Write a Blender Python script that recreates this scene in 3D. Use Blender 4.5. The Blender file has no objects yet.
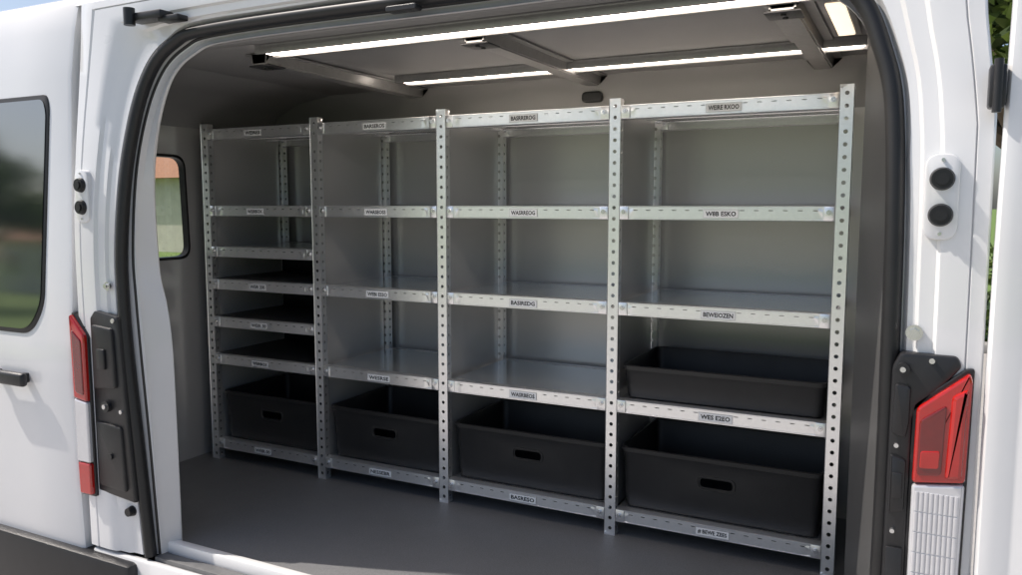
import bpy, bmesh, math, random
from mathutils import Vector, Matrix
random.seed(7)
D=bpy.data; COL=bpy.context.scene.collection
R=math.radians

# ---------------------------------------------------------------- materials
def mat(name,col,rough=.5,metal=0.,coat=0.,nscale=0,namt=0.,bump=0.,bscale=200,rvar=0.,spec=.5,coatr=.05,vor=False,stretch=None,ior=None):
    m=D.materials.new(name); m.use_nodes=True; nt=m.node_tree; N=nt.nodes; L=nt.links
    b=N['Principled BSDF']
    b.inputs['Base Color'].default_value=(*col,1); b.inputs['Roughness'].default_value=rough
    b.inputs['Metallic'].default_value=metal; b.inputs['Coat Weight'].default_value=coat
    b.inputs['Coat Roughness'].default_value=coatr; b.inputs['Specular IOR Level'].default_value=spec
    if ior: b.inputs['IOR'].default_value=ior
    tc=N.new('ShaderNodeTexCoord'); mp=N.new('ShaderNodeMapping'); L.new(tc.outputs['Object'],mp.inputs[0])
    if stretch: mp.inputs['Scale'].default_value=stretch
    if nscale:
        if vor:
            t=N.new('ShaderNodeTexVoronoi'); t.inputs['Scale'].default_value=nscale; out=t.outputs['Color']
            bw=N.new('ShaderNodeRGBToBW'); L.new(out,bw.inputs[0]); fac=bw.outputs[0]
        else:
            t=N.new('ShaderNodeTexNoise'); t.inputs['Scale'].default_value=nscale; t.inputs['Detail'].default_value=6; fac=t.outputs['Fac']
        L.new(mp.outputs[0],t.inputs['Vector'])
        r=N.new('ShaderNodeMapRange'); r.inputs[1].default_value=.25; r.inputs[2].default_value=.75
        r.inputs[3].default_value=1-namt; r.inputs[4].default_value=1+namt*.6
        L.new(fac,r.inputs[0])
        mx=N.new('ShaderNodeVectorMath'); mx.operation='SCALE'; mx.inputs[0].default_value=col
        L.new(r.outputs[0],mx.inputs['Scale']); L.new(mx.outputs[0],b.inputs['Base Color'])
        if rvar:
            r2=N.new('ShaderNodeMapRange'); r2.inputs[1].default_value=.3; r2.inputs[2].default_value=.7
            r2.inputs[3].default_value=max(.02,rough-rvar); r2.inputs[4].default_value=rough+rvar
            t2=N.new('ShaderNodeTexNoise'); t2.inputs['Scale'].default_value=4; t2.inputs['Detail'].default_value=8
            L.new(mp.outputs[0],t2.inputs['Vector']); L.new(t2.outputs['Fac'],r2.inputs[0]); L.new(r2.outputs[0],b.inputs['Roughness'])
    if bump:
        bp=N.new('ShaderNodeBump'); bp.inputs['Strength'].default_value=bump; bp.inputs['Distance'].default_value=.002
        t3=N.new('ShaderNodeTexNoise'); t3.inputs['Scale'].default_value=bscale; t3.inputs['Detail'].default_value=4; L.new(t3.outputs['Fac'],bp.inputs['Height'])
        L.new(mp.outputs[0],t3.inputs['Vector']); L.new(bp.outputs[0],b.inputs['Normal'])
    return m
M={}
M['paint']=mat('white_paint',(.77,.77,.775),.32,0,1.,3,.03,0,rvar=.05)
M['shadedpaint']=mat('shaded_white_paint',(.58,.58,.585),.4,0,.6,3,.03,0,rvar=.05)  # same white paint as the body, jamb shade put into its colour
M['galv']=mat('galvanised_steel',(.94,.94,.945),.28,.86,0,90,.02,0,rvar=.0,vor=True)
M['galvdark']=mat('dull_steel',(.30,.298,.296),.36,.6,0,50,.05,rvar=.02,vor=True)
M['shelf']=mat('shelf_sheet',(.86,.86,.86),.17,.86,0,2,.02,rvar=.0)
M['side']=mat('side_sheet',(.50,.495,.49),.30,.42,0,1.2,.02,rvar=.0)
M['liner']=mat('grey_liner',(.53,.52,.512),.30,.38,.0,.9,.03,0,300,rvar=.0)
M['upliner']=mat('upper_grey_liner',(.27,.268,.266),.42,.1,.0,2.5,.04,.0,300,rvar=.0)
M['ceil']=mat('ceiling_liner',(.225,.223,.222),.42,0,0,4,.05,.2,400)
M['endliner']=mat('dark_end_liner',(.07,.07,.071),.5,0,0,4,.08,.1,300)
M['step']=mat('grey_step_plastic',(.13,.13,.132),.5,0,0,30,.15,.3,400)
M['floor']=mat('rubber_floor',(.175,.177,.182),.42,0,0,220,.32,.9,350,rvar=.07)
M['bin']=mat('black_plastic',(.017,.017,.018),.38,0,0,20,.15,.35,600,rvar=.05)
M['rubber']=mat('black_rubber',(.012,.012,.013),.45,0,0,30,.2)
M['trim']=mat('black_trim',(.018,.018,.020),.35,0,0,20,.2,.3,700)
M['alu']=mat('aluminium_strip',(.92,.92,.92),.35,.25,0,40,.04,stretch=(1,20,20))
M['label']=mat('label_white',(.88,.88,.88),.5,0,0,30,.03)
M['ink']=mat('label_ink',(.015,.015,.017),.6)
M['bolt']=mat('bolt_steel',(.7,.7,.7),.25,.9)
M['dark']=mat('dark_gap',(.02,.02,.02),.8)
M['red']=mat('red_lens',(.46,.010,.007),.06,0,1.,30,.12)
M['redd']=mat('deep_red_lens',(.16,.004,.004),.08,0,1.,40,.15)
M['clear']=mat('clear_lens',(.66,.66,.68),.12,.25,1.,40,.05)
M['asphalt']=mat('pale_concrete_paving',(.42,.40,.38),.9,0,0,12,.12,.5,80)
M['concrete']=mat('concrete',(.38,.37,.35),.85,0,0,6,.15,.4,60)
M['grass']=mat('grass',(.14,.22,.045),.9,0,0,8,.35,.8,60)
M['bark']=mat('bark',(.10,.075,.05),.9,0,0,15,.3,.8,30)
M['wall']=mat('rendered_wall',(.76,.70,.61),.8,0,0,3,.1,.3,60)
M['rooft']=mat('roof_tiles',(.36,.16,.08),.8,0,0,12,.25)
M['glass']=mat('window_glass',(.014,.018,.022),.07,0,0,spec=.5,ior=3.6)
g=D.materials.new('clear_glass'); g.use_nodes=True; nt=g.node_tree
b=nt.nodes['Principled BSDF']; nt.nodes.remove(b)
tr=nt.nodes.new('ShaderNodeBsdfTransparent'); tr.inputs[0].default_value=(.88,.91,.90,1)
gl=nt.nodes.new('ShaderNodeBsdfGlossy'); gl.inputs['Roughness'].default_value=.03
ms=nt.nodes.new('ShaderNodeMixShader'); ms.inputs[0].default_value=.08
nt.links.new(tr.outputs[0],ms.inputs[1]); nt.links.new(gl.outputs[0],ms.inputs[2]); nt.links.new(ms.outputs[0],nt.nodes['Material Output'].inputs[0])
M['cglass']=g
def emis(name,col,s):
    m=D.materials.new(name); m.use_nodes=True; b=m.node_tree.nodes['Principled BSDF']
    b.inputs['Base Color'].default_value=(*col,1); b.inputs['Emission Color'].default_value=(*col,1); b.inputs['Emission Strength'].default_value=s
    return m
M['led']=emis('led_diffuser',(1.,.88,.765),15)
M['led2']=emis('lamp_diffuser_warm',(1.,.80,.58),1.35)
lf=D.materials.new('leaves'); lf.use_nodes=True; nt=lf.node_tree; b=nt.nodes['Principled BSDF']; b.inputs['Roughness'].default_value=.6
ge=nt.nodes.new('ShaderNodeNewGeometry'); cr=nt.nodes.new('ShaderNodeValToRGB')
cr.color_ramp.elements[0].color=(.035,.065,.015,1); cr.color_ramp.elements[1].color=(.17,.24,.05,1)
nt.links.new(ge.outputs['Random Per Island'],cr.inputs[0]); nt.links.new(cr.outputs[0],b.inputs['Base Color'])
tl_=nt.nodes.new('ShaderNodeBsdfTranslucent'); nt.links.new(cr.outputs[0],tl_.inputs[0])
mx_=nt.nodes.new('ShaderNodeMixShader'); mx_.inputs[0].default_value=.4
nt.links.new(b.outputs[0],mx_.inputs[1]); nt.links.new(tl_.outputs[0],mx_.inputs[2]); nt.links.new(mx_.outputs[0],nt.nodes['Material Output'].inputs[0])
M['leaf']=lf

# ---------------------------------------------------------------- helpers
def obj_from(name,me,parent=None,mats=(),loc=(0,0,0),smooth=True,ang=35):
    o=D.objects.new(name,me); COL.objects.link(o); o.location=loc
    for m in mats: me.materials.append(M[m] if isinstance(m,str) else m)
    if smooth:
        for p in me.polygons: p.use_smooth=True
        me.set_sharp_from_angle(angle=R(ang))
    if parent: o.parent=parent
    return o
def empty(name,loc,label=None,cat=None,parent=None,group=None):
    o=D.objects.new(name,None); COL.objects.link(o); o.location=loc; o.empty_display_size=.1
    if label: o['label']=label
    if cat: o['category']=cat
    if group: o['group']=group
    if parent: o.parent=parent
    return o
def tag(o,label,cat,group=None):
    o['label']=label; o['category']=cat
    if group: o['group']=group
    return o
def me_from(v,f,name='m'):
    me=D.meshes.new(name); me.from_pydata([tuple(x) for x in v],[],f); me.update(); return me
def bm_box(bm,x0,x1,y0,y1,z0,z1,bev=0,mi=0,seg=2):
    r=bmesh.ops.create_cube(bm,size=1); vs=r['verts']
    for v in vs: v.co=Vector((x0+(v.co.x+.5)*(x1-x0),y0+(v.co.y+.5)*(y1-y0),z0+(v.co.z+.5)*(z1-z0)))
    fs=set(f for v in vs for f in v.link_faces)
    for f in fs: f.material_index=mi
    if bev:
        es=list(set(e for v in vs for e in v.link_edges))
        bmesh.ops.bevel(bm,geom=es,offset=bev,segments=seg,affect='EDGES',profile=.5)
def bm_cyl(bm,c,r,h,axis='y',n=20,mi=0,r2=None):
    rot={'y':Matrix.Rotation(R(90),4,'X'),'x':Matrix.Rotation(R(90),4,'Y'),'z':Matrix.Identity(4)}[axis]
    k=bmesh.ops.create_cone(bm,cap_ends=True,segments=n,radius1=r,radius2=r if r2 is None else r2,depth=h,matrix=Matrix.Translation(c)@rot)
    for f in set(f for v in k['verts'] for f in v.link_faces): f.material_index=mi
def finish(bm,name='m'):
    bmesh.ops.recalc_face_normals(bm,faces=bm.faces[:])
    me=D.meshes.new(name); bm.to_mesh(me); bm.free(); return me
def boxobj(name,x0,x1,y0,y1,z0,z1,mats,parent=None,bev=.004):
    bm=bmesh.new(); bm_box(bm,x0,x1,y0,y1,z0,z1,bev); return obj_from(name,finish(bm),parent,mats)
def round_poly(pts,rad,seg=6):
    out=[];n=len(pts)
    for i in range(n):
        p=Vector(pts[i]); a=Vector(pts[i-1]); c=Vector(pts[(i+1)%n])
        r=rad[i] if isinstance(rad,(list,tuple)) else rad
        da=(a-p); dc=(c-p); r=min(r,da.length*.45,dc.length*.45)
        s=p+da.normalized()*r; e=p+dc.normalized()*r
        for k in range(seg+1):
            t=k/seg; out.append((1-t)**2*s+2*t*(1-t)*p+t*t*e)
    return out
def bm_extrude_poly(bm,pts,y0,y1,bev=0,mi=0,rings=None):
    n=len(pts)
    area=sum(pts[i-1].x*pts[i].y-pts[i].x*pts[i-1].y for i in range(n)); orient=1 if area>0 else -1
    def loop(y,ins):
        vs=[]
        for i,p in enumerate(pts):
            a=pts[i-1]; b2=pts[(i+1)%n]; t=(b2-a).normalized(); nn=Vector((-t.y,t.x))
            q=p+nn*ins*orient
            vs.append(bm.verts.new((q.x,y,q.y)))
        return vs
    L=[loop(y1,0),loop(y0+bev,0)]
    if rings: L+=[loop(yy,ins) for yy,ins in rings]
    elif bev: L+= [loop(y0+bev*.3,bev*.3),loop(y0,bev)]
    for a,b2 in zip(L[:-1],L[1:]):
        for i in range(n):
            f=bm.faces.new((a[i-1],a[i],b2[i],b2[i-1])); f.material_index=mi
    f=bm.faces.new(L[-1]); f.material_index=mi
    f=bm.faces.new(list(reversed(L[0]))); f.material_index=mi
def poly_obj(name,pts,rad,y0,y1,bev,mats,parent,ang=20,rings=None,seg=3):
    bm=bmesh.new(); bm_extrude_poly(bm,round_poly(pts,rad,seg),y0,y1,bev,rings=rings)
    return obj_from(name,finish(bm),parent,mats,ang=ang)
def catmull(P,n):
    out=[]
    for i in range(len(P)-1):
        p0=Vector(P[max(i-1,0)]);p1=Vector(P[i]);p2=Vector(P[i+1]);p3=Vector(P[min(i+2,len(P)-1)])
        for k in range(n):
            t=k/n
            out.append(.5*((2*p1)+(-p0+p2)*t+(2*p0-5*p1+4*p2-p3)*t*t+(-p0+3*p1-3*p2+p3)*t**3))
    out.append(Vector(P[-1])); return out
def linear(P,n):
    out=[]
    for i in range(len(P)-1):
        for k in range(n): out.append(Vector(P[i]).lerp(Vector(P[i+1]),k/n))
    out.append(Vector(P[-1])); return out

# ---------------------------------------------------------------- VAN
GZ=-.62; FZ=-.022
van=empty('cargo_van',(1.6,-.1,GZ),'white cargo van with open side and steel racking inside','van')
VI=Vector((-1.6,.1,-GZ))
def vanpart(o):
    o.parent=van; o.location=Vector(o.location)+VI; return o
J=[(.70,-.05),(.70,.4),(.695,.75),(.675,.92),(.640,1.08),(.64,1.45),(.735,1.735),(.885,1.85),(1.12,1.88),(2.0,1.88),(2.80,1.875),(3.05,1.795),(3.145,1.635),(3.182,1.4),(3.192,.6),(3.182,-.05)]
A=[(.64,-.05),(.60,.4),(.565,.75),(.555,.98),(.56,1.18),(.595,1.5),(.665,1.76),(.785,1.89),(1.02,1.93),(2.0,1.93),(2.80,1.92),(3.05,1.84),(3.15,1.67),(3.19,1.4),(3.20,.6),(3.19,-.05)]
Q=[(.325,-.05),(.325,.4),(.325,.75),(.325,.98),(.325,1.22),(.325,1.5),(.325,1.8),(.325,2.08),(1.05,2.08),(2.0,2.08),(2.80,2.08),(3.33,2.08),(3.358,1.72),(3.384,1.50),(3.386,.6),(3.386,-.05)]
NS=8
Js=catmull(J,NS);As=catmull(A,NS);Qs=linear(Q,NS)
def base(z): return -.94+(.08*max(0,(z-1)/.9)**2)
def pt(p,y): return (p.x,y,p.y)
verts=[];rows=20
for j,a,q in zip(Js,As,Qs):
    d=(q-a).normalized(); bs=base(a.y)
    prof=[pt(j.lerp(a,1.0),-.795),pt(j.lerp(a,.05),-.832),pt(j,-.838),pt(j.lerp(a,.04),-.846),pt(j.lerp(a,.50),bs+.056),pt(j.lerp(a,.57),bs+.034),pt(a,bs+.022),pt(a+d*.024,bs+.022),pt(a+d*.034,bs-.004),
          pt(a.lerp(q,.26),bs-.006),pt(a.lerp(q,.30),bs-.016),pt(a.lerp(q,.46),bs-.018),pt(a.lerp(q,.50),bs-.029),pt(a.lerp(q,.62),bs-.031),pt(a.lerp(q,.80),bs-.030),pt(a.lerp(q,.815),bs-.024),pt(a.lerp(q,.83),bs-.031),pt(a.lerp(q,.97),bs-.028),pt(q,bs-.018),pt(q,bs+.05)]
    verts+=prof
faces=[]
n=len(Js)
for i in range(n-1):
    for k in range(rows-1):
        faces.append((i*rows+k,i*rows+k+1,(i+1)*rows+k+1,(i+1)*rows+k))
bm=bmesh.new(); me=me_from(verts,faces); bm.from_mesh(me)
bm.faces.ensure_lookup_table()
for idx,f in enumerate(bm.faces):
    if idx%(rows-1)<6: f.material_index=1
me=finish(bm)
vanpart(obj_from('body_side_panel',me,None,['paint','shadedpaint'],ang=40))
def tube(path,r,nseg=10,sq=1.):
    v=[];f=[]
    for i,p in enumerate(path):
        t=(path[min(i+1,len(path)-1)]-path[max(i-1,0)]).normalized()
        s=t.cross(Vector((0,1,0))).normalized(); u=s.cross(t)
        for k in range(nseg):
            a=2*math.pi*k/nseg; v.append(p+s*math.cos(a)*r+u*math.sin(a)*r*sq)
    for i in range(len(path)-1):
        for k in range(nseg):
            f.append((i*nseg+k,i*nseg+(k+1)%nseg,(i+1)*nseg+(k+1)%nseg,(i+1)*nseg+k))
    f.append(tuple(range(nseg-1,-1,-1))); f.append(tuple((len(path)-1)*nseg+k for k in range(nseg)))
    return v,f
def merge(parts):
    V=[];F=[]
    for v,f in parts:
        o=len(V); V+=v; F+=[tuple(i+o for i in q) for q in f]
    return V,F
p1=[Vector((a.x,base(a.y)+.004,a.y)) for a in As]
p2=[Vector((a.lerp(j,.30).x,base(a.y)+.032,a.lerp(j,.30).y)) for a,j in zip(As,Js)]
V,F=merge([tube(p1,.021,12,1.1),tube(p2,.006,8)])
vanpart(obj_from('door_seal',me_from(V,F),None,['rubber']))
def grid_profile(name,prof,x0,x1,mats,nx=2):
    v=[];f=[]
    for i in range(nx):
        x=x0+(x1-x0)*i/(nx-1)
        for (y,z) in prof: v.append((x,y,z))
    m=len(prof)
    for i in range(nx-1):
        for k in range(m-1): f.append((i*m+k,i*m+k+1,(i+1)*m+k+1,(i+1)*m+k))
    return vanpart(obj_from(name,me_from(v,f),None,mats,ang=40))
RP=[(-.877,2.075),(-.86,2.10),(-.80,2.125),(-.6,2.14),(-.1,2.15),(.4,2.14),(.62,2.12),(.70,2.08),(.72,2.0)]
grid_profile('roof',RP+[(.76,1.2),(.76,-.2)],-.165,3.32,['paint'])
grid_profile('cab_roof',RP,-1.3,-.167,['paint'])
def vbox(name,x0,x1,y0,y1,z0,z1,mats,bev=.004): return vanpart(boxobj(name,x0,x1,y0,y1,z0,z1,mats,None,bev))
vbox('floor_panel',-.12,3.10,-.842,.66,-.06,FZ,['floor'],.002)
vbox('sill_strip',.66,3.17,-.880,-.8435,-.065,FZ+.012,['alu'],.004)
vbox('sill_step',.655,3.19,-.935,-.882,-.30,-.050,['step'],.008)
vbox('door_sill',.34,3.36,-.968,-.937,-.30,-.062,['paint'],.010)
v=[];f=[];xs=[-.12,-.0,1.0,2.0,3.10]; zs=[-.05,.9,1.70,1.80,1.86,1.895]; ys=[.60,.60,.60,.585,.555,.50]
for z,y in zip(zs,ys):
    for x in xs: v.append((x,y,z))
for i in range(len(zs)-1):
    for k in range(len(xs)-1): f.append((i*5+k,i*5+k+1,(i+1)*5+k+1,(i+1)*5+k))
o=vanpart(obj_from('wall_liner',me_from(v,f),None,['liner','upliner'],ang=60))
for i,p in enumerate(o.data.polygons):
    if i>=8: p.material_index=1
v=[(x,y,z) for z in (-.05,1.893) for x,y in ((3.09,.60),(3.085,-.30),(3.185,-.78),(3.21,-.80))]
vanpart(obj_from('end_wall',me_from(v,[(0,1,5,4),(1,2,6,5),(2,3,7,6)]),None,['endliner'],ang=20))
vbox('ceiling_panel',.42,3.27,-.735,.52,1.892,1.91,['ceil'],.003)
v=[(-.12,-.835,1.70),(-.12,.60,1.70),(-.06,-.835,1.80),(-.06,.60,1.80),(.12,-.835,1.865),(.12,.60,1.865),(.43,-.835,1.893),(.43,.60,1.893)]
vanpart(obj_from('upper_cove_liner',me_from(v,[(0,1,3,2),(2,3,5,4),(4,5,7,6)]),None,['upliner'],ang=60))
vbox('header_liner',.60,3.2,-.79,-.735,1.885,1.93,['ceil'],.006)
bm=bmesh.new()
hole=round_poly([(-.60,1.03),(-.015,1.03),(-.03,1.56),(-.60,1.56)],.07,6)
outer=[Vector(p) for p in [(-.835,-.05),(.60,-.05),(.60,1.72),(-.835,1.72)]]
def addloop(x,L): 
    vs=[bm.verts.new((x,p.x,p.y)) for p in L]; return vs,[bm.edges.new((vs[i-1],vs[i])) for i in range(len(vs))]
_,e1=addloop(-.12,outer); hv,e2=addloop(-.12,hole)
bmesh.ops.triangle_fill(bm,edges=e1+e2,use_beauty=True)
hb=[bm.verts.new((-.16,p.x,p.y)) for p in hole]
for i in range(len(hv)): bm.faces.new((hv[i-1],hv[i],hb[i],hb[i-1]))
bulk=vanpart(obj_from('bulkhead',finish(bm),None,['liner'],ang=30))
V=[];Fc=[]
m=len(hole)
cen=Vector((-.30,1.30))
for p in hole: V.append((-.117,p.x,p.y))
for p in hole:
    q=p+(cen-p).normalized()*.018; V.append((-.112,q.x,q.y))
for p in hole:
    q=p+(cen-p).normalized()*.020; V.append((-.150,q.x,q.y))
for s in range(2):
    for i in range(m): Fc.append((s*m+i,s*m+(i+1)%m,(s+1)*m+(i+1)%m,(s+1)*m+i))
gas=obj_from('window_gasket',me_from(V,Fc),None,['rubber']); gas.parent=bulk
gp=obj_from('bulkhead_window',me_from([(-.14,p.x,p.y) for p in hole],[tuple(range(m))]),None,['cglass'],smooth=False); gp.parent=bulk

def strip(x0,x1,y):
    bm=bmesh.new(); bm_box(bm,x0,x1,y-.054,y+.054,1.884,1.8905,.001); bm_box(bm,x0,x1,y-.054,y-.040,1.858,1.8845,.002); bm_box(bm,x0,x1,y+.040,y+.054,1.858,1.8845,.002)
    h=vanpart(obj_from('light_strip',finish(bm),None,['galvdark']))
    bm=bmesh.new(); bm_box(bm,x0+.01,x1-.01,y-.032,y+.032,1.864,1.8835,.008,seg=3)
    d=obj_from('light_diffuser',finish(bm),None,['led']); d.parent=h
strip(1.04,3.06,-.655); strip(1.09,3.06,.16)
def railprof(xc,w=.14):
    return [(xc-w/2,1.8875),(xc-w/2+.03,1.8875),(xc-w/2+.034,1.850),(xc+w/2-.034,1.850),(xc+w/2-.03,1.8875),(xc+w/2,1.8875),(xc+w/2,1.884),(xc+w/2-.034,1.884),(xc+w/2-.04,1.845),(xc-w/2+.04,1.845),(xc-w/2+.034,1.884),(xc-w/2,1.884)]
for xc in (.95,1.90,2.88):
    pr=railprof(xc); k=len(pr); v=[(x,-.595,z) for x,z in pr]+[(x,.50,z) for x,z in pr]
    f=[(i,(i+1)%k,k+(i+1)%k,k+i) for i in range(k)]+[tuple(range(k)),tuple(range(2*k-1,k-1,-1))]
    bm=bmesh.new(); bm.from_mesh(me_from(v,f)); r=vanpart(obj_from('ceiling_rail',finish(bm),None,['galvdark'],smooth=False))
    bm=bmesh.new(); bm_box(bm,xc-.05,xc+.05,-.597,-.50,1.838,1.8445,.003)
    for yy in (-.57,-.53): bm_cyl(bm,(xc,yy,1.836),.008,.006,'z')
    c=obj_from('end_bracket',finish(bm),None,['trim']); c.parent=r
h=vbox('ceiling_lamp',2.962,3.050,-.54,.0,1.872,1.8915,['galvdark'],.004)
bm=bmesh.new(); bm_box(bm,2.980,3.032,-.50,-.05,1.864,1.874,.004)
d=obj_from('lamp_diffuser',finish(bm),None,['led2']); d.parent=h
poly_v=lambda x,z,w,hh:[(x-w,z-hh),(x+w,z-hh),(x+w,z+hh),(x-w,z+hh)]
vanpart(poly_obj('wall_grip',poly_v(1.87,1.805,.05,.024),.024,.56,.595,.006,['trim'],None,seg=6))
vanpart(poly_obj('header_slot',poly_v(1.82,1.900,.055,.009),.009,-.905,-.87,.003,['trim'],None,seg=6))

prof=[(-.30,-.95),(-.06,-.975),(.3,-.985),(.62,-.99),(.74,-.988),(.77,-.982),(1.80,-.925),(1.98,-.90),(2.07,-.88),(2.11,-.86),(2.125,-.83)]
v=[];f=[]
xs=[-1.3,-.6,0,.28,.297,.30]; 
for i,x in enumerate(xs):
    for z,y in prof:
        v.append((x,y+(0.0 if i<4 else (.006 if i==4 else .05)),z))
m=len(prof)
for i in range(len(xs)-1):
    for k in range(m-1): f.append((i*m+k,i*m+k+1,(i+1)*m+k+1,(i+1)*m+k))
bm=bmesh.new(); bm.from_mesh(me_from(v,f))
door=vanpart(obj_from('cab_door',finish(bm),None,['paint'],ang=30))
def doory(z):
    for (z0,y0),(z1,y1) in zip(prof[:-1],prof[1:]):
        if z0<=z<=z1: return y0+(y1-y0)*(z-z0)/(z1-z0)
    return -.9
def leaned_poly(name,pts,rad,proud,thick,mats,parent,bev=.006):
    bm=bmesh.new(); bm_extrude_poly(bm,round_poly(pts,rad,8),-proud,thick,bev)
    for q in bm.verts: q.co.y+=doory(q.co.z)
    bmesh.ops.triangulate(bm,faces=[f for f in bm.faces if len(f.verts)>4])
    o=obj_from(name,finish(bm),None,mats,ang=25); o.parent=parent; return o
leaned_poly('window_surround',[(-.95,.785),(.05,.785),(.135,.90),(.175,1.69),(.16,1.74),(-.95,1.74)],[.05,.08,.08,.12,.12,.05],.005,.01,['rubber'],door,.003)
bm=bmesh.new(); rp=round_poly([(-.92,.80),(.038,.805),(.118,.91),(.158,1.67),(.14,1.722),(-.92,1.722)],[.05,.08,.08,.12,.12,.05],8)
vs=[bm.verts.new((p.x,doory(p.y)-.008,p.y)) for p in rp]; bm.faces.new(vs)
o=obj_from('window',finish(bm),None,['glass'],smooth=False); o.parent=door
bm=bmesh.new(); bm_box(bm,-.20,.06,-1.042,-1.012,.575,.632,.014,seg=3); bm_box(bm,-.18,-.15,-1.015,-.98,.585,.625,.004); bm_box(bm,-.0,.03,-1.015,-.98,.585,.625,.004)
o=obj_from('handle',finish(bm),None,['trim']); o.parent=door
vbox('rocker_panel',-1.3,.60,-1.012,-.90,-.36,-.075,['trim'],.02)
vbox('rocker_panel',.62,3.36,-.985,-.90,-.45,-.31,['trim'],.02)
vbox('underbody',-1.2,3.3,-.85,.70,-.25,-.07,['dark'],.01)
vbox('far_side_panel',-1.3,-.17,.70,.74,-.2,.85,['liner'],.004)

def tail(side):
    s=1 if side>0 else -1
    if s>0: X=lambda u:3.254+u*.112; top=.945
    else: X=lambda u:.396-u*.086; top=.885
    tl=empty('tail_light',(X(.5),-.96,.5)); vanpart(tl)
    def ch(o): o.parent=tl; o.location=-Vector((X(.5),-.96,.5)); return o
    bot=.17
    ch(poly_obj('housing',[(X(-.04),bot-.01),(X(.96),bot-.01),(X(1.03),top+.006),(X(.88),top+.004),(X(-.02),top-.085)],.010,-.982,-.93,.003,['trim'],None))
    if s>0:
        c0=.37;c1=top-.265
        ch(poly_obj('red_lens',[(X(.03),c1+.002),(X(.965),c1+.016),(X(1.0),top-.02),(X(.95),top-.002),(X(.05),top-.09)],.010,-1.000,-.980,.006,['red'],None,20,None,5))
        ch(poly_obj('outer_facet',[(X(.60),c1+.022),(X(.90),c1+.027),(X(.935),top-.035),(X(.66),top-.055)],.010,-1.010,-.998,.008,['red'],None,20,None,5))
        ch(poly_obj('inner_lens',[(X(.10),c1+.022),(X(.54),c1+.028),(X(.58),top-.075),(X(.12),top-.115)],.010,-1.005,-.998,.003,['redd'],None,20,None,5))
        ch(poly_obj('reflector_band',[(X(.15),c1+.040),(X(.49),c1+.044),(X(.50),c1+.085),(X(.155),c1+.080)],.006,-1.0075,-1.004,.002,['red'],None,20,None,5))
        ch(poly_obj('clear_lens',[(X(.03),c0),(X(.925),c0),(X(.96),c1+.012),(X(.03),c1-.002)],.008,-1.000,-.980,.006,['clear'],None,20,None,5))
        bm=bmesh.new()
        for k in range(9):
            for jz in range(6):
                za=c0+.012+jz*(c1-c0-.024)/6; zb=za+(c1-c0-.024)/6-.003
                u=.09+k*.088; bm_extrude_poly(bm,[Vector(q) for q in [(X(u),za),(X(u+.078),za),(X(u+.079),zb),(X(u+.001),zb)]],-1.0025,-.999,.0022)
        ch(obj_from('lens_prism',finish(bm),None,['clear'],ang=60))
        ch(poly_obj('lower_lens',[(X(.03),bot),(X(.90),bot),(X(.925),c0-.003),(X(.03),c0-.003)],.010,-1.000,-.980,.006,['red'],None,20,None,5))
    else:
        ch(poly_obj('red_lens',[(X(.04),.545),(X(.93),.555),(X(1.0),top-.01),(X(.92),top-.002),(X(.04),top-.08)],.010,-.998,-.980,.006,['red'],None,20,None,5))
        ch(poly_obj('inner_lens',[(X(.18),.57),(X(.74),.58),(X(.80),top-.06),(X(.20),top-.10)],.010,-1.002,-.996,.003,['redd'],None,20,None,5))
        ch(poly_obj('clear_lens',[(X(.04),.30),(X(.89),.30),(X(.93),.552),(X(.04),.542)],.008,-.998,-.980,.006,['clear'],None,20,None,5))
        ch(poly_obj('lower_lens',[(X(.04),bot),(X(.86),bot),(X(.89),.297),(X(.04),.297)],.010,-.998,-.980,.006,['red'],None,20,None,5))
tail(1); tail(-1)
bm=bmesh.new()
bm_extrude_poly(bm,round_poly([(3.203,-.02),(3.252,-.02),(3.252,.83),(3.345,.952),(3.335,.975),(3.222,.975),(3.206,.94)],.010),-.982,-.93,.007)
bm_extrude_poly(bm,round_poly([(3.210,.79),(3.240,.78),(3.246,.82),(3.246,.90),(3.214,.905)],.008),-.992,-.98,.005)
bm_extrude_poly(bm,round_poly([(3.210,.60),(3.244,.61),(3.244,.73),(3.210,.74)],.008),-.992,-.98,.005)
bm_box(bm,3.216,3.238,-.998,-.99,.64,.70,.003)
bm_box(bm,3.210,3.246,-.990,-.98,.20,.52,.004)
bm_cyl(bm,(3.228,-.988,.940),.014,.02,'y',mi=0); bm_cyl(bm,(3.285,-.984,.962),.006,.012,'y',mi=1)
bm_cyl(bm,(3.228,-1.000,.940),.006,.008,'y',mi=1)
bm_cyl(bm,(3.222,-.986,.762),.005,.014,'y',mi=1); bm_cyl(bm,(3.222,-.986,.56),.005,.014,'y',mi=1)
vanpart(obj_from('latch_bracket',finish(bm),None,['trim','bolt'],ang=25))
bm=bmesh.new()
bm_extrude_poly(bm,round_poly([(.399,.185),(.612,.165),(.590,.45),(.572,.70),(.560,.885),(.43,.905),(.399,.875)],.012),-.972,-.93,.008)
bm_extrude_poly(bm,round_poly([(.42,.60),(.545,.61),(.535,.84),(.42,.85)],.014),-.984,-.970,.006); bm_box(bm,.455,.500,-.994,-.982,.68,.76,.005)
bm_extrude_poly(bm,round_poly([(.42,.215),(.575,.205),(.560,.46),(.42,.47)],.014),-.982,-.970,.006); bm_cyl(bm,(.485,-.978,.535),.022,.02,'y'); bm_cyl(bm,(.485,-.990,.535),.009,.008,'y',mi=1); bm_cyl(bm,(.54,-.973,.870),.009,.012,'y',mi=1); bm_cyl(bm,(.56,-.973,.52),.008,.012,'y',mi=1); bm_cyl(bm,(.50,-.984,.34),.012,.012,'y')
vanpart(obj_from('latch_bracket',finish(bm),None,['trim','bolt'],ang=25))
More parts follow.
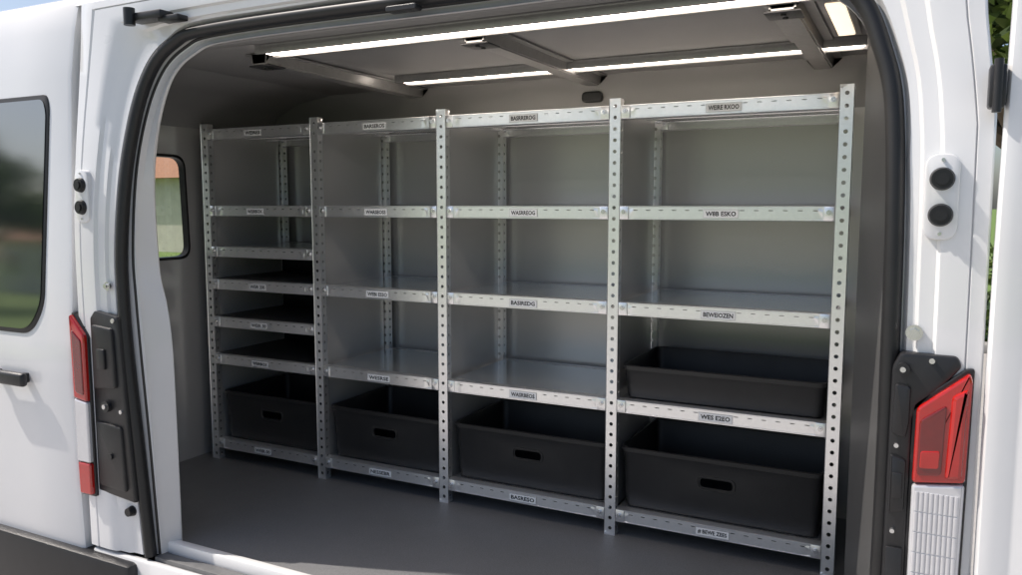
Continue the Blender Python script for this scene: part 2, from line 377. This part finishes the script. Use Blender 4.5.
def plate(xc,zc,w,h,y):
    bm=bmesh.new(); bm_extrude_poly(bm,round_poly(poly_v(xc,zc,w,h),w*.98,8),y-.014,y+.02,.004)
    for dz in (-h*.86,h*.86): bm_cyl(bm,(xc,y-.015,zc+dz),.004,.006,'y',mi=1)
    p=vanpart(obj_from('striker_plate',finish(bm),None,['paint','bolt']))
    for dz in (-h*.42,h*.42):
        bm=bmesh.new(); bm_cyl(bm,(xc,y-.020,zc+dz),w*.76,.016,'y',n=28,r2=w*.64 ); bm_cyl(bm,(xc,y-.0305,zc+dz),w*.40,.006,'y',n=20)
        o=obj_from('rubber_bumper',finish(bm),None,['rubber']); o.parent=p
plate(3.286,1.325,.034,.094,base(1.3)-.028); plate(.395,1.34,.038,.10,base(1.3)-.028)
def bolt(x,z,y,r):
    bm=bmesh.new(); bm_cyl(bm,(x,y-.004,z),r,.008,'y',n=28); bm_cyl(bm,(x,y-.012,z),r*.6,.012,'y',n=6)
    vanpart(obj_from('bolt',finish(bm),None,['bolt'],ang=25))
bolt(3.247,1.02,-.958,.018); bolt(.50,1.0,-.955,.016)
bm=bmesh.new(); bm_cyl(bm,(.56,-.955,.12),.022,.03,'y',n=20,r2=.016); vanpart(obj_from('grommet',finish(bm),None,['rubber']))
bm=bmesh.new(); bm_box(bm,.66,.83,-.945,-.88,1.965,1.995,.008); bm_cyl(bm,(.68,-.95,1.98),.02,.06,'z'); bm_box(bm,.80,.90,-.93,-.88,1.955,1.975,.005)
vanpart(obj_from('door_hinge',finish(bm),None,['trim']))
def dz(z): return .016*max(0,(z-1.0)/1.0)**1.5
v=[];f=[];zs2=[-.25,-.2,.3,.8,1.2,1.6,1.9,2.02,2.05]
xr=[(0,0.045),(.0,.01),(.006,.0),(.03,-.004),(.06,.004),(.068,.004),(.10,-.006),(.55,-.010),(.62,.02)]
for z in zs2:
    for (dx,dy) in xr: v.append((3.390+dz(z)+dx,-1.005+dy+.05*max(0,(z-1)/.9)**2,z))
mm=len(xr)
for i in range(len(zs2)-1):
    for k in range(mm-1): f.append((i*mm+k,i*mm+k+1,(i+1)*mm+k+1,(i+1)*mm+k))
bm=bmesh.new(); bm.from_mesh(me_from(v,f)); od=vanpart(obj_from('open_door',finish(bm),None,['paint'],ang=40))
bm=bmesh.new(); bm_box(bm,3.362,3.394,-1.0,-.955,1.51,1.60,.006); bm_cyl(bm,(3.378,-1.0,1.555),.009,.11,'z')
o=obj_from('hinge',finish(bm),None,['trim']); o.parent=od
vbox('rear_corner_panel',3.300,3.332,-.90,.70,-.2,2.07,['paint'],.01)

# ---------------------------------------------------------------- RACK
UX=[0,.709,1.404,2.188,3.011]; SD=.53
rack=empty('shelving_rack',(0,0,FZ),'galvanised steel shelving rack with four bays standing in the van','shelving rack')
RZ=-FZ
def perf(length,width,pitch,rx,ry,n=12,off=0.):
    cells=int(length/pitch); start=(length-cells*pitch)/2; V=[];F=[]
    per=[]
    q=n//4
    for s in range(4):
        for k in range(q):
            t=k/q
            per.append([(-.5+t,-.5),(.5,-.5+t),(.5-t,.5),(-.5,.5-t)][s])
    for c in range(cells):
        v0=start+(c+.5)*pitch; o=len(V)
        for (a,b_) in per: V.append((a*width,v0+b_*pitch))
        for (a,b_) in per:
            an=math.atan2(b_,a); V.append((off+rx*math.cos(an),v0+ry*math.sin(an)))
        for k in range(n): F.append((o+k,o+(k+1)%n,o+n+(k+1)%n,o+n+k))
    if start>1e-5:
        for a0,a1 in ((0,start),(length-start,length)):
            o=len(V); V+=[(-width/2,a0),(width/2,a0),(width/2,a1),(-width/2,a1)]; F.append((o,o+1,o+2,o+3))
    return V,F
def solid(me,t):
    bm=bmesh.new(); bm.from_mesh(me); bmesh.ops.remove_doubles(bm,verts=bm.verts[:],dist=1e-5)
    bmesh.ops.recalc_face_normals(bm,faces=bm.faces[:])
    bmesh.ops.solidify(bm,geom=bm.faces[:],thickness=t)
    return finish(bm)
UW=.043;UH=1.735
V2,F2=perf(UH,UW,.0430,.0075,.0075,12)
V3=[(u,0,v) for u,v in V2]; S2,G2=perf(UH,.036,.0430,.0072,.0072,12)
o_=len(V3); V3+=[(UW/2,.018+u,v) for u,v in S2]; F3=F2+[tuple(i+o_ for i in f) for f in G2]
o_=len(V3); V3+=[(-UW/2,0,0),(-UW/2,0,UH),(-UW/2-.003,.010,UH),(-UW/2-.003,.010,0)]; F3.append((o_,o_+1,o_+2,o_+3))
up_me=solid(me_from(V3,F3),.0022); up_me.materials.append(M['galv'])
for i in range(5):
    o=D.objects.new('upright',up_me); COL.objects.link(o); o.location=(UX[i],-.006,0); o.parent=rack
for i in range(4):
    o=D.objects.new('rear_upright',up_me); COL.objects.link(o); o.location=(UX[i],SD,0); o.parent=rack
for i in range(4):
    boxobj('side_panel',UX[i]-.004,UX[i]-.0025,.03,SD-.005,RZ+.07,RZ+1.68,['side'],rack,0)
BH=.054
def beam_mesh(BL):
    V2,F2=perf(BL-.07,BH-.012,.05,.0018,.010,12,off=.010)
    v=[(.035+b_,0,a-.0) for a,b_ in V2]; f=list(F2)
    bm=bmesh.new(); bm.from_mesh(me_from(v,f)); 
    bmesh.ops.remove_doubles(bm,verts=bm.verts[:],dist=1e-5)
    h=(BH-.012)/2
    def quad(*c): bm.faces.new([bm.verts.new(x) for x in c])
    quad((0,0,-h),(.035,0,-h),(.035,0,h),(0,0,h)); quad((BL-.035,0,-h),(BL,0,-h),(BL,0,h),(BL-.035,0,h))
    for sgn in (1,-1):
        pr=[(0,h),(-.003,h+.001),(-.003,h+.004),(.002,h+.006),(.035,h+.006)]
        for (y0,z0),(y1,z1) in zip(pr[:-1],pr[1:]): quad((0,y0,sgn*z0),(BL,y0,sgn*z0),(BL,y1,sgn*z1),(0,y1,sgn*z1))
    bmesh.ops.remove_doubles(bm,verts=bm.verts[:],dist=1e-5)
    bmesh.ops.recalc_face_normals(bm,faces=bm.faces[:])
    bmesh.ops.solidify(bm,geom=bm.faces[:],thickness=.0018)
    for x in (.018,BL-.018):
        bm_box(bm,x-.017,x+.017,-.006,-.002,-.025,.025,.001)
        bm_cyl(bm,(x,-.009,.004),.009,.008,'y',n=14,mi=1); bm_cyl(bm,(x,-.014,.004),.005,.006,'y',n=6,mi=1)
    me=finish(bm,'beam'); me.materials.append(M['galv']); me.materials.append(M['bolt'])
    for p in me.polygons: p.use_smooth=True
    me.set_sharp_from_angle(angle=R(30)); return me
TX={(0,1.687):'WEIRES',(0,1.304):'WEIRBOX',(0,1.097):'WEIR 20',(0,.930):'WEIR 200',(0,.735):'WEIR 30',(0,.541):'WEIRBOX',(0,.092):'WEIR 00',
(1,1.687):'BARSEROS',(1,1.304):'WARSEOSS',(1,.930):'WEBI ESSO',(1,.541):'WESRSE',(1,.092):'NESSEBR',
(2,1.687):'BASRREROG',(2,1.304):'WASRREOG',(2,.930):'BASIREDG',(2,.541):'WASRBEOS',(2,.092):'BASRESO',
(3,1.687):'WEIRE RXOO',(3,1.304):'W8B ESKO',(3,.930):'BEWEIOZEN',(3,.541):'WES E2EO',(3,.092):'# BEWE ZEES'}
rows_=[1.687,1.304,.930,.541,.092]
def label(parent,x,z,txt,w,h):
    cu=D.curves.new('t','FONT'); cu.body=txt; cu.size=1; cu.align_x='CENTER'; cu.align_y='CENTER'; cu.extrude=0; cu.offset=.03; cu.resolution_u=2
    to=D.objects.new('t',cu); COL.objects.link(to)
    dg=bpy.context.evaluated_depsgraph_get(); me=D.meshes.new_from_object(to.evaluated_get(dg))
    D.objects.remove(to)
    xs=[v.co.x for v in me.vertices]; ys=[v.co.y for v in me.vertices]
    sx=(w*.88)/(max(xs)-min(xs)); sy=(h*.60)/(max(ys)-min(ys)); cx=(max(xs)+min(xs))/2; cy=(max(ys)+min(ys))/2
    bm=bmesh.new(); bm_box(bm,-w/2,w/2,-.0009,-.0005,-h/2,h/2,0,mi=0)
    bm_box(bm,-w/2-.0012,w/2+.0012,-.0004,0,-h/2-.0012,h/2+.0012,0,mi=2)
    vv=[bm.verts.new(((v.co.x-cx)*sx,-.0014,(v.co.y-cy)*sy)) for v in me.vertices]
    for p in me.polygons:
        try:
            f=bm.faces.new([vv[i] for i in p.vertices]); f.material_index=1
        except ValueError: pass
    m2=D.meshes.new('label'); bm.to_mesh(m2); bm.free(); m2.materials.append(M['label']); m2.materials.append(M['ink']); m2.materials.append(M['side'])
    o=D.objects.new('label_plate',m2); COL.objects.link(o); o.parent=parent; o.location=(x,-.0068,z)
for b_ in range(4):
    BL=UX[b_+1]-UX[b_]-UW-.004
    bmh=beam_mesh(BL)
    bm=bmesh.new(); bm_box(bm,-.0,BL+(.018 if b_<3 else 0),.004,SD-.01,-.012,.0,.003)
    for k in range(1,4): bm_box(bm,.02,BL-.02,SD*k/4-.02,SD*k/4+.02,-.034,-.011,.003)
    sh_me=finish(bm,'shelf'); sh_me.materials.append(M['shelf'])
    rr=rows_+([1.097,.735] if b_==0 else [])
    for z in rr:
        s=D.objects.new('shelf',sh_me); COL.objects.link(s); s.parent=rack; s.location=(UX[b_]+UW/2+.002,0,RZ+z-.001)
        bo=D.objects.new('front_beam',bmh); COL.objects.link(bo); bo.parent=s; bo.location=(0,-.003,-BH/2+.001)
        bo=D.objects.new('rear_beam',bmh); COL.objects.link(bo); bo.parent=s; bo.location=(0,SD-.006,-BH/2+.001)
        if not (b_==0 and z==1.097):
            label(s,BL*(.5 if b_ else .46),-BH/2-.001,TX.get((b_,z),'WEIR'),.125 if b_ else .11,.029)
        if b_==0 and z in (.541,.735,.930):
            bm=bmesh.new(); bm_box(bm,.004,BL-.004,.012,SD-.03,.0008,.005,.001); bm_box(bm,.004,BL-.004,SD-.034,SD-.029,.0052,.09,.001)
            obj_from('gap_darkening_sheet',finish(bm),s,['rubber'])  # black sheet and upstand added only to darken these shelf gaps

# ---------------------------------------------------------------- BINS
def bin_mesh(w,d,h,slot=True):
    tw=.016; bm=bmesh.new()
    def rr(wx,dy,z,rad):
        return [(p.x,p.y,z) for p in round_poly([(-wx/2,-dy/2),(wx/2,-dy/2),(wx/2,dy/2),(-wx/2,dy/2)],rad,6)]
    L=[rr(w-2*tw-.03,d-2*tw-.03,0,.03),rr(w-2*tw-.006,d-2*tw-.006,.006,.035),rr(w-2*tw,d-2*tw,.02,.035),rr(w-.012,d-.012,h-.02,.04),rr(w-.010,d-.010,h-.018,.04),rr(w,d,h-.018,.04),rr(w+.002,d+.002,h-.002,.04),rr(w-.004,d-.004,h,.04),
       rr(w-.016,d-.016,h,.038),rr(w-.020,d-.020,h-.003,.036),rr(w-2*tw-.008,d-2*tw-.008,.014,.03)]
    LV=[[bm.verts.new(c) for c in l] for l in L]
    n=len(LV[0])
    for a,b2 in zip(LV[:-1],LV[1:]):
        for i in range(n): bm.faces.new((a[i-1],a[i],b2[i],b2[i-1]))
    bm.faces.new(list(reversed(LV[0]))); bm.faces.new(LV[-1])
    me=finish(bm,'bin')
    if slot:
        o=D.objects.new('tmp',me); COL.objects.link(o)
        zc=h*.60
        b3=bmesh.new(); bm_extrude_poly(b3,round_poly([(-.062,zc-.018),(.062,zc-.018),(.062,zc+.018),(-.062,zc+.018)],.018,6),-d/2-.05,-d/2+.06)
        c=D.objects.new('cut',finish(b3)); COL.objects.link(c)
        md=o.modifiers.new('b','BOOLEAN'); md.operation='DIFFERENCE'; md.object=c; md.solver='EXACT'
        dg=bpy.context.evaluated_depsgraph_get(); dg.update(); me2=D.meshes.new_from_object(o.evaluated_get(dg))
        D.objects.remove(o); D.objects.remove(c); me=me2
        path=[]
        for p in round_poly([(-.070,zc-.026),(.070,zc-.026),(.070,zc+.026),(-.070,zc+.026)],.025,6):
            yy=-(d/2-tw+ (tw-.006)*((p.y-.02)/(h-.04)))
            path.append(Vector((p.x,yy,p.y)))
        path.append(path[0])
        v,f=tube(path,.004,6)
        b4=bmesh.new(); b4.from_mesh(me); b4.from_mesh(me_from(v,f)); me=D.meshes.new('bin'); b4.to_mesh(me); b4.free()
    return me
def place_bin(me,x,z,label_,y,rot=0):
    o=obj_from('storage_bin',me,None,['bin'],ang=35); o.location=(x,y,z); o.rotation_euler=(0,0,R(rot))
    tag(o,label_,'storage bin','black bins on the van shelves')
for i in range(4):
    w=UX[i+1]-UX[i]
    place_bin(bin_mesh(w-.052,.485,.25),(UX[i]+UX[i+1])/2+.002,.092,'deep black plastic bin with slot handle on lowest shelf',.262+[.004,.0,.006,.002][i],[.3,-.2,.25,-.15][i])
w=UX[4]-UX[3]
place_bin(bin_mesh(w-.052,.485,.135,False),(UX[3]+UX[4])/2+.002,.541,'shallow black plastic tray above the deep bin',.262,.2)

# ---------------------------------------------------------------- SETTING
def plane(name,x0,x1,y0,y1,z,m):
    o=obj_from(name,me_from([(x0,y0,z),(x1,y0,z),(x1,y1,z),(x0,y1,z)],[(0,1,2,3)]),None,[m],smooth=False); o['kind']='structure'; return o
plane('ground',-400,400,-400,400,GZ-.004,'grass')
plane('parking_lot',-9,14,-14,9,GZ,'asphalt')
def kerb(x0,x1,y0,y1):
    o=boxobj('kerb',x0,x1,y0,y1,GZ,GZ+.12,['concrete'],None,.015); o['kind']='structure'
kerb(-9,14,9,9.25); kerb(-9,14,-14.25,-14); kerb(-9.25,-9,-14,9)
for k in range(4):
    plane('parking_line',-8+k*2.7,-7.9+k*2.7,3.5,8.5,GZ+.004,'label')
def leafcloud(clumps,nl,size):
    V=[];F=[]
    for _ in range(nl):
        c,r=random.choice(clumps)
        d=Vector((random.gauss(0,1),random.gauss(0,1),random.gauss(0,1))).normalized()*r*(random.random()**.4)
        p=c+d; s=size*random.uniform(.6,1.3)
        a=Vector((random.gauss(0,1),random.gauss(0,1),random.gauss(0,.6))).normalized(); b2=a.orthogonal().normalized()
        b2=(Matrix.Rotation(random.random()*6.28,3,a)@b2); o=len(V)
        V+=[p-a*s,p+b2*s*.5,p+a*s,p-b2*s*.5]; F.append((o,o+1,o+2,o+3))
    return me_from(V,F,'leaves')
def tree_meshes(h,rad,nl):
    V=[];F=[]
    def limb(p0,p1,r0,r1):
        o=len(V); ax=(p1-p0).normalized(); s=ax.orthogonal().normalized(); u=ax.cross(s)
        mid=(p0+p1)/2+Vector((random.uniform(-.1,.1),random.uniform(-.1,.1),0))
        for p,r in ((p0,r0),(mid,(r0+r1)/2),(p1,r1)):
            for k in range(9): V.append(p+s*r*math.cos(k*.698)+u*r*math.sin(k*.698))
        for i in range(2):
            for k in range(9): F.append((o+i*9+k,o+i*9+(k+1)%9,o+(i+1)*9+(k+1)%9,o+(i+1)*9+k))
    th=h*.4; limb(Vector((0,0,0)),Vector((.1,0,th)),.2,.14)
    cl=[]
    for k in range(9):
        a=k*2.4; e=Vector((math.cos(a)*rad*random.uniform(.4,.85),math.sin(a)*rad*random.uniform(.4,.85),th+random.uniform(.15,.5)*h))
        limb(Vector((.1,0,th-.1)),e,.10,.03); cl.append((e,rad*random.uniform(.28,.42)))
        cl.append((e+Vector((random.uniform(-1,1),random.uniform(-1,1),random.uniform(-.3,.8)))*rad*.4,rad*random.uniform(.2,.35)))
    cl.append((Vector((0,0,h*.85)),rad*.4))
    tm=me_from(V,F,'trunk'); tm.materials.append(M['bark']); lm=leafcloud(cl,nl,.11*rad/2); lm.materials.append(M['leaf'])
    return tm,lm
TM=[tree_meshes(6.5,2.6,7000),tree_meshes(8,3.2,8000)]
def tree(x,y,k,s=1,rot=0):
    t=empty('tree',(x,y,GZ),'leafy green broadleaf tree beside the parking lot','tree',group='trees around the parking lot')
    t.scale=(s,s,s); t.rotation_euler=(0,0,rot)
    for nm,m in zip(('trunk','crown'),TM[k]):
        o=D.objects.new(nm,m); COL.objects.link(o); o.parent=t
for x,y,k,s,r in [(-6,12,1,1.05,1),(-27,13,1,.9,2),(-1,11,0,1.1,3),(4.2,6.0,0,.95,4),(8,11,1,1,5),(-15,-7.6,0,.62,1.5),(-26,-16,1,.7,2.5),(-33,-25,1,.8,.9)]:
    tree(x,y,k,s,r)
hc=[]
for k in range(60): hc.append((Vector((random.uniform(-8,8),random.uniform(9.8,10.6),GZ+random.uniform(.3,1.1))),.5))
hd=obj_from('hedge',leafcloud(hc,12000,.07),None,['leaf'],smooth=False); tag(hd,'clipped green hedge along the parking lot kerb','hedge')
def house(x,y,w,d,h):
    e=empty('house',(x,y,GZ),'low cream rendered house with brown roof','house')
    bm=bmesh.new(); bm_box(bm,0,w,0,d,0,h); o=obj_from('wall',finish(bm),e,['wall'],smooth=False)
    v=[(-.4,-.4,h),(w+.4,-.4,h),(w+.4,d+.4,h),(-.4,d+.4,h),(.6,d/2,h+1.6),(w-.6,d/2,h+1.6)]
    obj_from('roof',me_from(v,[(0,1,5,4),(1,2,5),(2,3,4,5),(3,0,4),(0,3,2,1)]),e,['rooft'],smooth=False)
    for k in range(3):
        xx=.8+k*(w-2)/2.4
        bm=bmesh.new(); bm_box(bm,xx,xx+1.1,d-.02,d+.05,.9,2.1,.01); fr=obj_from('window',finish(bm),e,['paint'])
        bm=bmesh.new(); bm_box(bm,xx+.08,xx+1.02,d+.04,d+.056,.98,2.02); gg=obj_from('pane',finish(bm),None,['glass'],smooth=False); gg.parent=fr
house(-39,-30,9,6,2.7)
house(-29,20,9,6,3.0)

# ---------------------------------------------------------------- light, camera
w=D.worlds.new('World'); bpy.context.scene.world=w; w.use_nodes=True; nt=w.node_tree
sk=nt.nodes.new('ShaderNodeTexSky'); sk.sky_type='NISHITA'; sk.sun_disc=False
EL=52; sd=Vector((-.93,-.26)).normalized()
sk.sun_elevation=R(EL); sk.sun_rotation=math.atan2(sd.x,sd.y)%(2*math.pi); sk.dust_density=2.5; sk.air_density=.9
bg=nt.nodes['Background']; bg.inputs['Strength'].default_value=.15; nt.links.new(sk.outputs[0],bg.inputs['Color'])
L=D.lights.new('sun','SUN'); L.energy=4.8; L.angle=R(.5); L.color=(1,.93,.85); lo=D.objects.new('sun',L); COL.objects.link(lo)
dv=Vector((sd.x*math.cos(R(EL)),sd.y*math.cos(R(EL)),math.sin(R(EL)))); lo.rotation_euler=dv.to_track_quat('Z','Y').to_euler()
cam=D.cameras.new('camera'); co=D.objects.new('camera',cam); COL.objects.link(co); bpy.context.scene.camera=co
co.location=(3.24,-2.975,1.308); co.rotation_euler=(R(90-5.9),0,R(26.8)); cam.sensor_width=36; cam.lens=28.2; cam.clip_end=1500; cam.clip_start=.05
sc=bpy.context.scene; sc.view_settings.view_transform='Standard'; sc.view_settings.look='None'; sc.view_settings.exposure=0
